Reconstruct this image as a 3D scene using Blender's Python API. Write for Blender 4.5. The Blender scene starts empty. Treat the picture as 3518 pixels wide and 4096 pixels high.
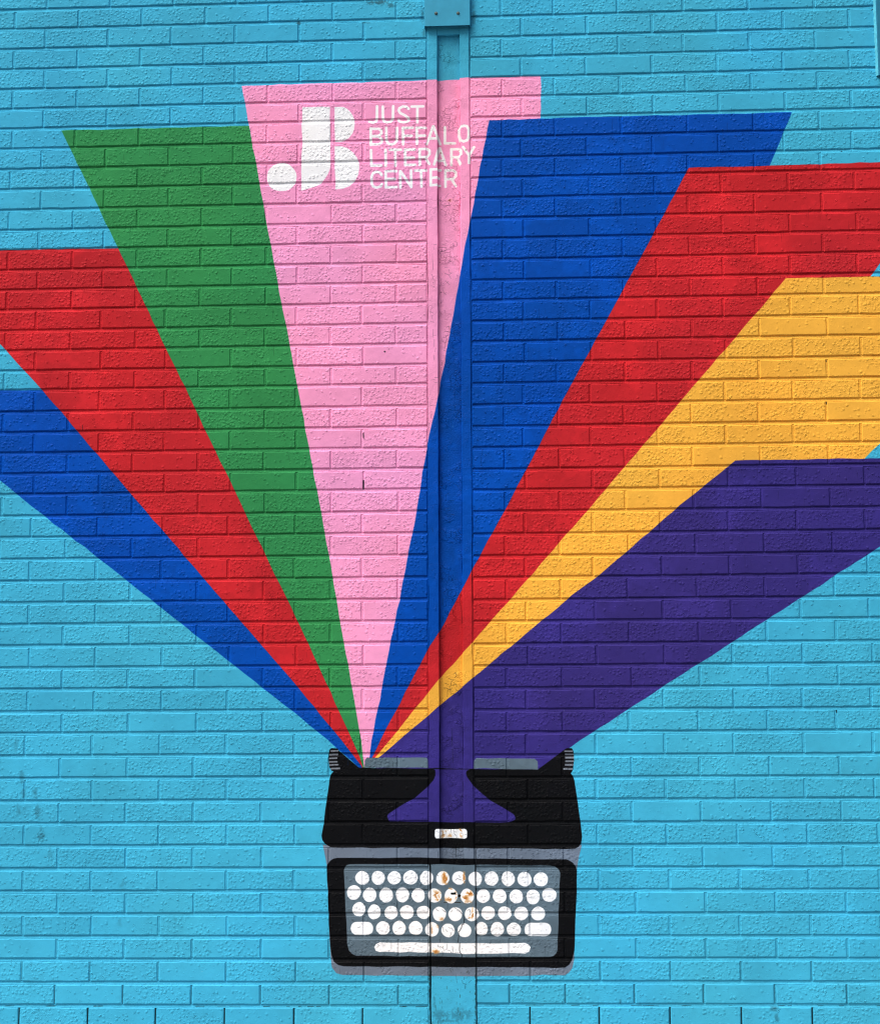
import bpy, bmesh, math, random
import numpy as np
from mathutils import Matrix, Vector

# ------------------------------------------------------------------ camera, world, sun, exposure
CAM_LOC = (0.7311, -9.0993, 1.4923)
CAM_AXES = ((0.998282, 0.058493, -0.003479), (0.012429, -0.153369, 0.988091), (0.057263, -0.986436, -0.153833))   # right, up, back
CAM_LENS = 80.8414
SC = bpy.context.scene
cam = bpy.data.cameras.new('camera')
cam.sensor_fit = 'HORIZONTAL'
cam.sensor_width = 36.0
cam.lens = CAM_LENS
cam.clip_end = 500
cam_o = bpy.data.objects.new('camera', cam)
SC.collection.objects.link(cam_o)
_m = Matrix([[CAM_AXES[j][i] for j in range(3)] for i in range(3)]).to_4x4()
_m.translation = CAM_LOC
cam_o.matrix_world = _m
SC.camera = cam_o

SUN_EL, SUN_AZ = math.radians(58), math.radians(226)      # azimuth clockwise from +Y: front left of the wall
world = bpy.data.worlds.new('World')
SC.world = world
world.use_nodes = True
wn = world.node_tree
sky = wn.nodes.new('ShaderNodeTexSky')
sky.sky_type = 'NISHITA'
sky.sun_disc = False
sky.sun_elevation = SUN_EL
sky.sun_rotation = SUN_AZ
sky.air_density = 1.0
sky.dust_density = 6.0
sky.ozone_density = 1.0
bg = wn.nodes['Background']
bg.inputs['Strength'].default_value = 0.06
wn.links.new(sky.outputs[0], bg.inputs['Color'])

sun = bpy.data.lights.new('sun', 'SUN')
sun.energy = 1.5
sun.angle = math.radians(42)
sun.color = (1.0, 0.982, 0.965)
sun_o = bpy.data.objects.new('sun', sun)
SC.collection.objects.link(sun_o)
_d = Vector((math.sin(SUN_AZ) * math.cos(SUN_EL), math.cos(SUN_AZ) * math.cos(SUN_EL), math.sin(SUN_EL)))
sun_o.rotation_euler = _d.to_track_quat('Z', 'Y').to_euler()
sun_o.location = (-4, -6, 12)

SC.cycles.filter_width = 1.05
SC.view_settings.view_transform = 'Standard'
SC.view_settings.look = 'None'
SC.view_settings.gamma = 1.0
SC.view_settings.use_curve_mapping = False
SC.view_settings.exposure = 1.2

# ------------------------------------------------------------------ measurements (metres in the wall plane: x to the right, z up)
PITCH = 0.3135
ROW_LEFT = [5.4476, 5.3476, 5.2441, 5.1403, 5.0375, 4.9364, 4.8361, 4.7331, 4.6303, 4.5279, 4.4246, 4.3235, 4.2240, 4.1230, 4.0248, 3.9256, 3.8237, 3.7252, 3.6251, 3.5309, 3.4249, 3.3252, 3.2247, 3.1257, 3.0258, 2.9215, 2.8193, 2.7157, 2.6118, 2.5095, 2.4076, 2.3077, 2.2035, 2.1038, 1.9986, 1.8989, 1.7950, 1.6926, 1.5871, 1.4860, 1.3830, 1.2792, 1.1774, 1.0760, 0.9738, 0.8720, 0.7689, 0.6673]
ROW_RIGHT = [5.4468, 5.3469, 5.2421, 5.1402, 5.0373, 4.9385, 4.8376, 4.7358, 4.6342, 4.5349, 4.4346, 4.3335, 4.2339, 4.1304, 4.0284, 3.9304, 3.8291, 3.7299, 3.6281, 3.5272, 3.4248, 3.3205, 3.2200, 3.1163, 3.0177, 2.9159, 2.8098, 2.7069, 2.6056, 2.5017, 2.4017, 2.2968, 2.1957, 2.0938, 1.9934, 1.8911, 1.7857, 1.6858, 1.5851, 1.4825, 1.3814, 1.2806, 1.1802, 1.0769, 0.9760, 0.8767, 0.7754, 0.6751]
SHIFT_LEFT = [0.0002, -0.0002, -0.0067, -0.0016, -0.0033, -0.0009, -0.0033, -0.0009, -0.0067, -0.0004, -0.0069, -0.0004, -0.0067, 0.0007, -0.0072, -0.0004, -0.0101, -0.0004, -0.0069, 0.0015, -0.0096, 0.0015, -0.0063, 0.0015, -0.0007, 0.0056, -0.0067, 0.0056, -0.0079, 0.0056, -0.0033, 0.0056, 0.0014, 0.0023, 0.0002, 0.0089, -0.0045, 0.0049, 0.0004, 0.0034, 0.0017, 0.0054, 0.0031, 0.0085, 0.0103, 0.0081, 0.0093, 0.0079, 0.0037]
SHIFT_RIGHT = [0.9178, 0.9146, 0.9197, 0.9114, 0.9158, 0.9179, 0.9165, 0.9224, 0.9111, 0.9200, 0.9182, 0.9175, 0.9204, 0.9172, 0.9189, 0.9164, 0.9153, 0.9225, 0.9202, 0.9158, 0.9112, 0.9083, 0.9073, 0.9095, 0.9160, 0.9114, 0.9108, 0.9164, 0.9119, 0.9134, 0.9147, 0.9168, 0.9197, 0.9206, 0.9112, 0.9064, 0.9092, 0.9123, 0.9101, 0.9131, 0.9122, 0.9145, 0.9171, 0.9219, 0.9161, 0.9210, 0.9163, 0.9101, 0.9128]
SHAPES = [
    ('blue', [(-2.431, 3.535), (-1.900, 3.528), (-1.696, 3.525), (-1.181, 2.929), (-0.447, 2.086), (-0.255, 1.855), (-0.155, 1.727), (-0.174, 1.727), (-0.318, 1.856), (-0.447, 1.961), (-1.692, 2.935), (-1.887, 3.090), (-2.431, 3.535)]),
    ('red', [(-2.338, 4.227), (-1.922, 4.221), (-1.345, 4.218), (-1.326, 4.178), (-0.715, 2.923), (-0.450, 2.382), (-0.205, 1.855), (-0.154, 1.727), (-0.155, 1.727), (-0.255, 1.855), (-0.447, 2.086), (-1.181, 2.929), (-1.696, 3.525), (-1.908, 3.756), (-2.338, 4.227)]),
    ('green', [(-1.637, 4.817), (-0.716, 4.818), (-0.595, 4.163), (-0.458, 3.456), (-0.355, 2.918), (-0.164, 1.855), (-0.149, 1.727), (-0.154, 1.727), (-0.205, 1.855), (-0.450, 2.382), (-0.715, 2.923), (-1.326, 4.178), (-1.637, 4.817)]),
    ('pink', [(-0.755, 5.022), (0.146, 5.028), (0.358, 5.035), (0.696, 5.034), (0.693, 4.815), (0.448, 4.812), (0.350, 4.308), (0.319, 4.144), (0.201, 3.490), (0.146, 3.240), (0.093, 2.913), (-0.115, 1.854), (-0.125, 1.770), (-0.149, 1.727), (-0.149, 1.727), (-0.164, 1.855), (-0.355, 2.918), (-0.458, 3.456), (-0.595, 4.163), (-0.755, 5.022)]),
    ('blue', [(0.448, 4.816), (0.881, 4.821), (1.890, 4.821), (1.769, 4.541), (1.394, 4.552), (1.163, 4.127), (0.963, 3.765), (0.864, 3.589), (0.501, 2.908), (0.356, 2.648), (0.202, 2.359), (0.151, 2.281), (-0.074, 1.854), (-0.115, 1.770), (-0.125, 1.770), (-0.115, 1.854), (0.093, 2.913), (0.146, 3.240), (0.201, 3.490), (0.319, 4.144), (0.350, 4.308), (0.448, 4.816)]),
    ('red', [(1.395, 4.557), (1.776, 4.558), (2.296, 4.563), (2.654, 4.565), (2.278, 4.071), (2.224, 3.998), (1.837, 4.003), (0.883, 2.903), (0.353, 2.303), (0.201, 2.137), (0.150, 2.075), (-0.030, 1.854), (-0.102, 1.770), (-0.115, 1.770), (-0.074, 1.854), (0.151, 2.281), (0.202, 2.359), (0.356, 2.648), (0.501, 2.908), (0.864, 3.589), (0.963, 3.765), (1.163, 4.127), (1.395, 4.557)]),
    ('yellow', [(1.837, 4.006), (2.275, 4.004), (3.103, 4.000), (2.245, 3.205), (2.165, 3.130), (1.577, 3.134), (1.282, 2.898), (0.944, 2.611), (0.849, 2.542), (0.347, 2.132), (0.201, 2.013), (0.150, 1.967), (0.012, 1.854), (-0.086, 1.770), (-0.102, 1.770), (-0.030, 1.854), (0.150, 2.075), (0.201, 2.137), (0.353, 2.303), (0.883, 2.903), (1.837, 4.006)]),
    ('purple', [(1.578, 3.136), (2.243, 3.137), (2.864, 3.129), (2.227, 2.725), (0.933, 1.906), (0.839, 1.847), (0.774, 1.800), (0.663, 1.709), (0.647, 1.708), (-0.099, 1.719), (-0.086, 1.770), (-0.086, 1.770), (0.012, 1.854), (0.150, 1.967), (0.201, 2.013), (0.347, 2.132), (0.849, 2.542), (0.944, 2.611), (1.282, 2.898), (1.578, 3.136)]),
    ('ash', [(-0.339, 1.379), (-0.319, 1.287), (-0.307, 1.021), (-0.301, 0.877), (-0.293, 0.831), (-0.273, 0.807), (-0.245, 0.798), (0.158, 0.794), (0.361, 0.793), (0.757, 0.798), (0.777, 0.811), (0.792, 0.832), (0.800, 0.871), (0.808, 1.131), (0.817, 1.263), (0.841, 1.376)]),
    ('bell', [(-0.053, 1.733), (0.552, 1.730), (0.550, 1.475), (-0.053, 1.477)]),
    ('black', [(-0.308, 1.811), (-0.300, 1.817), (-0.271, 1.816), (-0.268, 1.808), (-0.174, 1.728), (0.146, 1.722), (0.168, 1.721), (0.176, 1.715), (0.178, 1.703), (0.177, 1.690), (0.168, 1.669), (0.140, 1.638), (0.083, 1.589), (-0.034, 1.521), (-0.043, 1.511), (-0.043, 1.501), (-0.034, 1.483), (0.313, 1.479), (0.521, 1.479), (0.539, 1.489), (0.542, 1.500), (0.533, 1.515), (0.430, 1.576), (0.352, 1.642), (0.323, 1.684), (0.318, 1.701), (0.321, 1.711), (0.334, 1.718), (0.352, 1.719), (0.647, 1.716), (0.767, 1.804), (0.779, 1.811), (0.802, 1.811), (0.809, 1.799), (0.811, 1.765), (0.806, 1.715), (0.800, 1.704), (0.795, 1.698), (0.805, 1.685), (0.811, 1.666), (0.837, 1.469), (0.843, 1.412), (0.838, 1.382), (0.826, 1.367), (0.810, 1.358), (0.313, 1.363), (-0.300, 1.366), (-0.327, 1.383), (-0.341, 1.400), (-0.344, 1.420), (-0.320, 1.591), (-0.307, 1.687), (-0.300, 1.700), (-0.290, 1.712), (-0.300, 1.715), (-0.309, 1.730), (-0.314, 1.771), (-0.313, 1.793)]),
    ('black', [(0.146, 1.723), (0.355, 1.720), (0.354, 1.717), (0.146, 1.719)]),
    ('gray', [(-0.148, 1.728), (-0.146, 1.761), (-0.137, 1.774), (0.137, 1.772), (0.145, 1.763), (0.145, 1.724)]),
    ('gray', [(0.352, 1.720), (0.354, 1.757), (0.366, 1.769), (0.632, 1.765), (0.645, 1.752), (0.647, 1.715)]),
    ('stripe', [(-0.304, 1.808), (-0.268, 1.809), (-0.268, 1.802), (-0.304, 1.801)]),
    ('stripe', [(-0.311, 1.792), (-0.270, 1.794), (-0.270, 1.785), (-0.311, 1.784)]),
    ('stripe', [(-0.313, 1.774), (-0.273, 1.776), (-0.273, 1.768), (-0.313, 1.767)]),
    ('stripe', [(-0.313, 1.758), (-0.272, 1.759), (-0.272, 1.752), (-0.313, 1.751)]),
    ('stripe', [(-0.311, 1.744), (-0.267, 1.745), (-0.267, 1.738), (-0.311, 1.737)]),
    ('stripe', [(-0.305, 1.728), (-0.260, 1.729), (-0.260, 1.721), (-0.305, 1.720)]),
    ('stripe', [(0.767, 1.801), (0.807, 1.801), (0.807, 1.794), (0.767, 1.795)]),
    ('stripe', [(0.770, 1.788), (0.810, 1.788), (0.810, 1.780), (0.770, 1.780)]),
    ('stripe', [(0.771, 1.773), (0.811, 1.773), (0.811, 1.764), (0.771, 1.764)]),
    ('stripe', [(0.771, 1.756), (0.811, 1.756), (0.811, 1.748), (0.771, 1.748)]),
    ('stripe', [(0.769, 1.740), (0.809, 1.740), (0.809, 1.731), (0.769, 1.732)]),
    ('stripe', [(0.761, 1.722), (0.805, 1.722), (0.805, 1.713), (0.761, 1.714)]),
    ('black', [(-0.320, 1.277), (-0.317, 1.289), (-0.304, 1.307), (-0.290, 1.316), (-0.272, 1.320), (0.152, 1.319), (0.365, 1.315), (0.771, 1.311), (0.790, 1.303), (0.803, 1.292), (0.813, 1.275), (0.817, 1.260), (0.810, 1.076), (0.801, 0.905), (0.789, 0.863), (0.776, 0.844), (0.757, 0.832), (0.361, 0.834), (0.154, 0.836), (-0.238, 0.836), (-0.263, 0.842), (-0.277, 0.851), (-0.286, 0.859), (-0.296, 0.888), (-0.302, 0.922)]),
    ('gray', [(-0.241, 1.259), (-0.240, 1.271), (-0.234, 1.282), (-0.226, 1.289), (-0.214, 1.291), (0.152, 1.290), (0.364, 1.288), (0.699, 1.284), (0.720, 1.279), (0.735, 1.267), (0.742, 1.250), (0.736, 1.131), (0.725, 0.912), (0.722, 0.901), (0.716, 0.891), (0.706, 0.882), (0.694, 0.878), (0.362, 0.876), (0.151, 0.881), (-0.184, 0.883), (-0.203, 0.892), (-0.217, 0.908), (-0.225, 0.940)]),
    ('white', [(0.310, 1.449), (0.316, 1.447), (0.320, 1.443), (0.322, 1.437), (0.322, 1.418), (0.320, 1.411), (0.316, 1.407), (0.309, 1.405), (0.186, 1.406), (0.180, 1.407), (0.175, 1.412), (0.174, 1.418), (0.174, 1.437), (0.175, 1.443), (0.180, 1.448), (0.186, 1.449)]),
    ('white', [(-0.134, 1.034), (-0.126, 1.033), (-0.118, 1.029), (-0.112, 1.023), (-0.108, 1.016), (-0.107, 1.008), (-0.107, 1.002), (-0.108, 0.994), (-0.112, 0.986), (-0.118, 0.981), (-0.126, 0.977), (-0.134, 0.975), (-0.181, 0.975), (-0.190, 0.977), (-0.197, 0.981), (-0.203, 0.986), (-0.207, 0.994), (-0.209, 1.002), (-0.209, 1.008), (-0.207, 1.016), (-0.203, 1.024), (-0.197, 1.029), (-0.190, 1.033), (-0.181, 1.034)]),
    ('white', [(0.670, 1.030), (0.679, 1.028), (0.687, 1.024), (0.693, 1.018), (0.697, 1.010), (0.698, 1.002), (0.698, 0.997), (0.696, 0.989), (0.692, 0.981), (0.686, 0.975), (0.678, 0.971), (0.669, 0.970), (0.606, 0.970), (0.597, 0.971), (0.589, 0.975), (0.583, 0.981), (0.579, 0.989), (0.578, 0.997), (0.578, 1.002), (0.579, 1.010), (0.583, 1.018), (0.590, 1.024), (0.598, 1.028), (0.606, 1.030)]),
    ('white', [(-0.079, 0.943), (0.152, 0.941), (0.362, 0.939), (0.582, 0.940), (0.596, 0.933), (0.604, 0.920), (0.597, 0.902), (0.581, 0.893), (0.362, 0.893), (0.152, 0.898), (-0.079, 0.900), (-0.095, 0.906), (-0.102, 0.921), (-0.095, 0.934)]),
    ('white', [(-0.458, 4.905), (-0.323, 4.903), (-0.320, 4.600), (-0.324, 4.586), (-0.331, 4.567), (-0.345, 4.544), (-0.365, 4.520), (-0.389, 4.505), (-0.423, 4.495), (-0.460, 4.486)]),
    ('white', [(-0.301, 4.902), (-0.268, 4.903), (-0.256, 4.901), (-0.241, 4.893), (-0.226, 4.879), (-0.214, 4.859), (-0.205, 4.837), (-0.202, 4.816), (-0.206, 4.788), (-0.213, 4.767), (-0.232, 4.743), (-0.254, 4.731), (-0.271, 4.727), (-0.298, 4.727)]),
    ('white', [(-0.299, 4.704), (-0.267, 4.703), (-0.240, 4.695), (-0.213, 4.673), (-0.192, 4.646), (-0.182, 4.621), (-0.179, 4.597), (-0.184, 4.558), (-0.199, 4.530), (-0.226, 4.503), (-0.260, 4.490), (-0.295, 4.487)]),
]
EDGES = [        # under-painting along the shared edges of two rays
    (1, 'blue', [(-1.696, 3.525), (-1.181, 2.929), (-0.447, 2.086), (-0.255, 1.855), (-0.155, 1.727)]),
    (2, 'red', [(-1.320, 4.165), (-0.715, 2.923), (-0.450, 2.382), (-0.205, 1.855), (-0.154, 1.727)]),
    (3, 'green', [(-0.706, 4.755), (-0.595, 4.163), (-0.458, 3.456), (-0.355, 2.918), (-0.164, 1.855), (-0.149, 1.727)]),
    (4, 'pink', [(0.442, 4.786), (0.350, 4.308), (0.319, 4.144), (0.201, 3.490), (0.146, 3.240), (0.093, 2.913), (-0.115, 1.854), (-0.125, 1.770)]),
    (5, 'blue', [(1.385, 4.540), (1.163, 4.127), (0.963, 3.765), (0.864, 3.589), (0.501, 2.908), (0.356, 2.648), (0.202, 2.359), (0.151, 2.281), (-0.074, 1.854), (-0.115, 1.770)]),
    (6, 'red', [(1.823, 3.989), (0.883, 2.903), (0.353, 2.303), (0.201, 2.137), (0.150, 2.075), (-0.030, 1.854), (-0.102, 1.770)]),
    (7, 'yellow', [(1.564, 3.126), (1.282, 2.898), (0.944, 2.611), (0.849, 2.542), (0.347, 2.132), (0.201, 2.013), (0.150, 1.967), (0.012, 1.854), (-0.086, 1.770)]),
]
DISCS = [(-0.157, 1.230, 0.032, 0.031), (-0.084, 1.230, 0.031, 0.031), (-0.011, 1.230, 0.031, 0.030), (0.063, 1.231, 0.033, 0.032), (0.136, 1.229, 0.031, 0.032), (0.210, 1.228, 0.030, 0.032), (-0.195, 1.165, 0.032, 0.033), (-0.123, 1.154, 0.031, 0.032), (-0.048, 1.153, 0.032, 0.033), (0.026, 1.154, 0.031, 0.033), (0.098, 1.152, 0.030, 0.032), (0.173, 1.151, 0.031, 0.032), (-0.172, 1.090, 0.030, 0.032), (-0.102, 1.078, 0.030, 0.033), (-0.025, 1.075, 0.030, 0.031), (0.046, 1.077, 0.031, 0.032), (0.122, 1.076, 0.031, 0.030), (0.194, 1.069, 0.031, 0.032), (-0.062, 1.006, 0.031, 0.031), (0.011, 1.006, 0.031, 0.032), (0.086, 1.006, 0.032, 0.031), (0.160, 1.000, 0.031, 0.032), (0.233, 0.996, 0.030, 0.031), (0.283, 1.229, 0.030, 0.031), (0.357, 1.225, 0.031, 0.032), (0.431, 1.226, 0.031, 0.033), (0.506, 1.225, 0.031, 0.033), (0.580, 1.223, 0.032, 0.033), (0.654, 1.222, 0.032, 0.032), (0.247, 1.149, 0.030, 0.034), (0.320, 1.148, 0.031, 0.033), (0.393, 1.148, 0.030, 0.031), (0.467, 1.148, 0.031, 0.032), (0.542, 1.146, 0.031, 0.031), (0.618, 1.144, 0.031, 0.033), (0.691, 1.153, 0.032, 0.032), (0.266, 1.068, 0.031, 0.032), (0.341, 1.068, 0.032, 0.032), (0.414, 1.073, 0.031, 0.031), (0.489, 1.072, 0.031, 0.030), (0.564, 1.071, 0.031, 0.031), (0.640, 1.070, 0.032, 0.031), (0.307, 0.996, 0.031, 0.031), (0.384, 1.003, 0.029, 0.030), (0.455, 1.001, 0.031, 0.032), (0.530, 1.000, 0.032, 0.031), (-0.555, 4.555, 0.071, 0.073)]
STROKES = [
    [(-0.0947, 4.9002), (-0.0953, 4.8399), (-0.0997, 4.8251), (-0.1133, 4.8180), (-0.1321, 4.8249)],
    [(-0.0668, 4.8987), (-0.0664, 4.8392), (-0.0606, 4.8249), (-0.0453, 4.8181), (-0.0266, 4.8240), (-0.0181, 4.8380), (-0.0164, 4.8989)],
    [(0.0584, 4.8839), (0.0482, 4.8937), (0.0312, 4.8970), (0.0142, 4.8885), (0.0101, 4.8762), (0.0176, 4.8636), (0.0414, 4.8507), (0.0567, 4.8379), (0.0590, 4.8290), (0.0509, 4.8193), (0.0329, 4.8165), (0.0159, 4.8212), (0.0091, 4.8302)],
    [(0.0730, 4.8949), (0.1288, 4.8945)],
    [(0.1009, 4.8934), (0.1001, 4.8145)],
    [(-0.1252, 4.7893), (-0.1244, 4.7070)],
    [(-0.1252, 4.7875), (-0.0861, 4.7866), (-0.0742, 4.7775), (-0.0731, 4.7633), (-0.0843, 4.7512), (-0.1251, 4.7504)],
    [(-0.1251, 4.7504), (-0.0860, 4.7477), (-0.0724, 4.7350), (-0.0714, 4.7226), (-0.0843, 4.7096), (-0.1244, 4.7088)],
    [(-0.0497, 4.7903), (-0.0490, 4.7292), (-0.0418, 4.7131), (-0.0249, 4.7064), (-0.0079, 4.7123), (0.0006, 4.7280), (0.0016, 4.7904)],
    [(0.0301, 4.7880), (0.0321, 4.7060)],
    [(0.0301, 4.7880), (0.0777, 4.7879)],
    [(0.0311, 4.7484), (0.0725, 4.7481)],
    [(0.0967, 4.7874), (0.0989, 4.7073)],
    [(0.0967, 4.7874), (0.1404, 4.7863)],
    [(0.0983, 4.7475), (0.1369, 4.7476)],
    [(0.1760, 4.7918), (0.1473, 4.7050)],
    [(0.1781, 4.7917), (0.2087, 4.7092)],
    [(0.1599, 4.7312), (0.1972, 4.7320)],
    [(0.2321, 4.7934), (0.2317, 4.7132)],
    [(0.2317, 4.7132), (0.2799, 4.7120)],
    [(0.3250, 4.7917), (0.3396, 4.7885), (0.3473, 4.7724), (0.3470, 4.7337), (0.3392, 4.7180), (0.3223, 4.7131), (0.3071, 4.7205), (0.3007, 4.7440), (0.2998, 4.7758), (0.3091, 4.7875), (0.3250, 4.7917)],
    [(-0.1233, 4.6805), (-0.1214, 4.6023)],
    [(-0.1214, 4.6023), (-0.0740, 4.6019)],
    [(-0.0530, 4.6806), (-0.0523, 4.5990)],
    [(-0.0323, 4.6794), (0.0216, 4.6788)],
    [(-0.0062, 4.6788), (-0.0055, 4.6000)],
    [(0.0413, 4.6783), (0.0419, 4.6020)],
    [(0.0413, 4.6783), (0.0867, 4.6783)],
    [(0.0412, 4.6379), (0.0832, 4.6379)],
    [(0.0419, 4.6020), (0.0892, 4.6020)],
    [(0.1107, 4.6795), (0.1116, 4.6014)],
    [(0.1107, 4.6795), (0.1463, 4.6804), (0.1581, 4.6713), (0.1590, 4.6537), (0.1478, 4.6399), (0.1116, 4.6390)],
    [(0.1377, 4.6384), (0.1579, 4.6039)],
    [(0.2056, 4.6892), (0.1809, 4.6012)],
    [(0.2073, 4.6891), (0.2350, 4.6040)],
    [(0.1901, 4.6231), (0.2280, 4.6277)],
    [(0.2628, 4.6822), (0.2628, 4.6033)],
    [(0.2628, 4.6822), (0.2960, 4.6824), (0.3102, 4.6677), (0.3101, 4.6501), (0.2975, 4.6426), (0.2629, 4.6420)],
    [(0.2890, 4.6403), (0.3068, 4.6018)],
    [(0.3207, 4.6843), (0.3489, 4.6422)],
    [(0.3727, 4.6831), (0.3489, 4.6422)],
    [(0.3489, 4.6422), (0.3480, 4.6047)],
    [(-0.0722, 4.5538), (-0.0790, 4.5662), (-0.0960, 4.5719), (-0.1129, 4.5652), (-0.1203, 4.5479), (-0.1203, 4.5163), (-0.1128, 4.4986), (-0.0959, 4.4919), (-0.0772, 4.4978), (-0.0712, 4.5099)],
    [(-0.0529, 4.5726), (-0.0509, 4.4926)],
    [(-0.0529, 4.5726), (-0.0021, 4.5732)],
    [(-0.0519, 4.5340), (-0.0089, 4.5341)],
    [(-0.0509, 4.4926), (-0.0005, 4.4925)],
    [(0.0175, 4.5717), (0.0185, 4.4893)],
    [(0.0192, 4.5709), (0.0698, 4.4934)],
    [(0.0699, 4.5740), (0.0708, 4.4916)],
    [(0.0895, 4.5728), (0.1426, 4.5726)],
    [(0.1183, 4.5722), (0.1198, 4.4919)],
    [(0.1646, 4.5763), (0.1644, 4.4975)],
    [(0.1646, 4.5763), (0.2099, 4.5779)],
    [(0.1645, 4.5336), (0.2013, 4.5370)],
    [(0.1644, 4.4975), (0.2063, 4.5001)],
    [(0.2336, 4.5766), (0.2336, 4.4953)],
    [(0.2336, 4.5766), (0.2701, 4.5765), (0.2836, 4.5667), (0.2842, 4.5474), (0.2716, 4.5336), (0.2344, 4.5327)],
    [(0.2631, 4.5321), (0.2836, 4.4976)],
]
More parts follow.
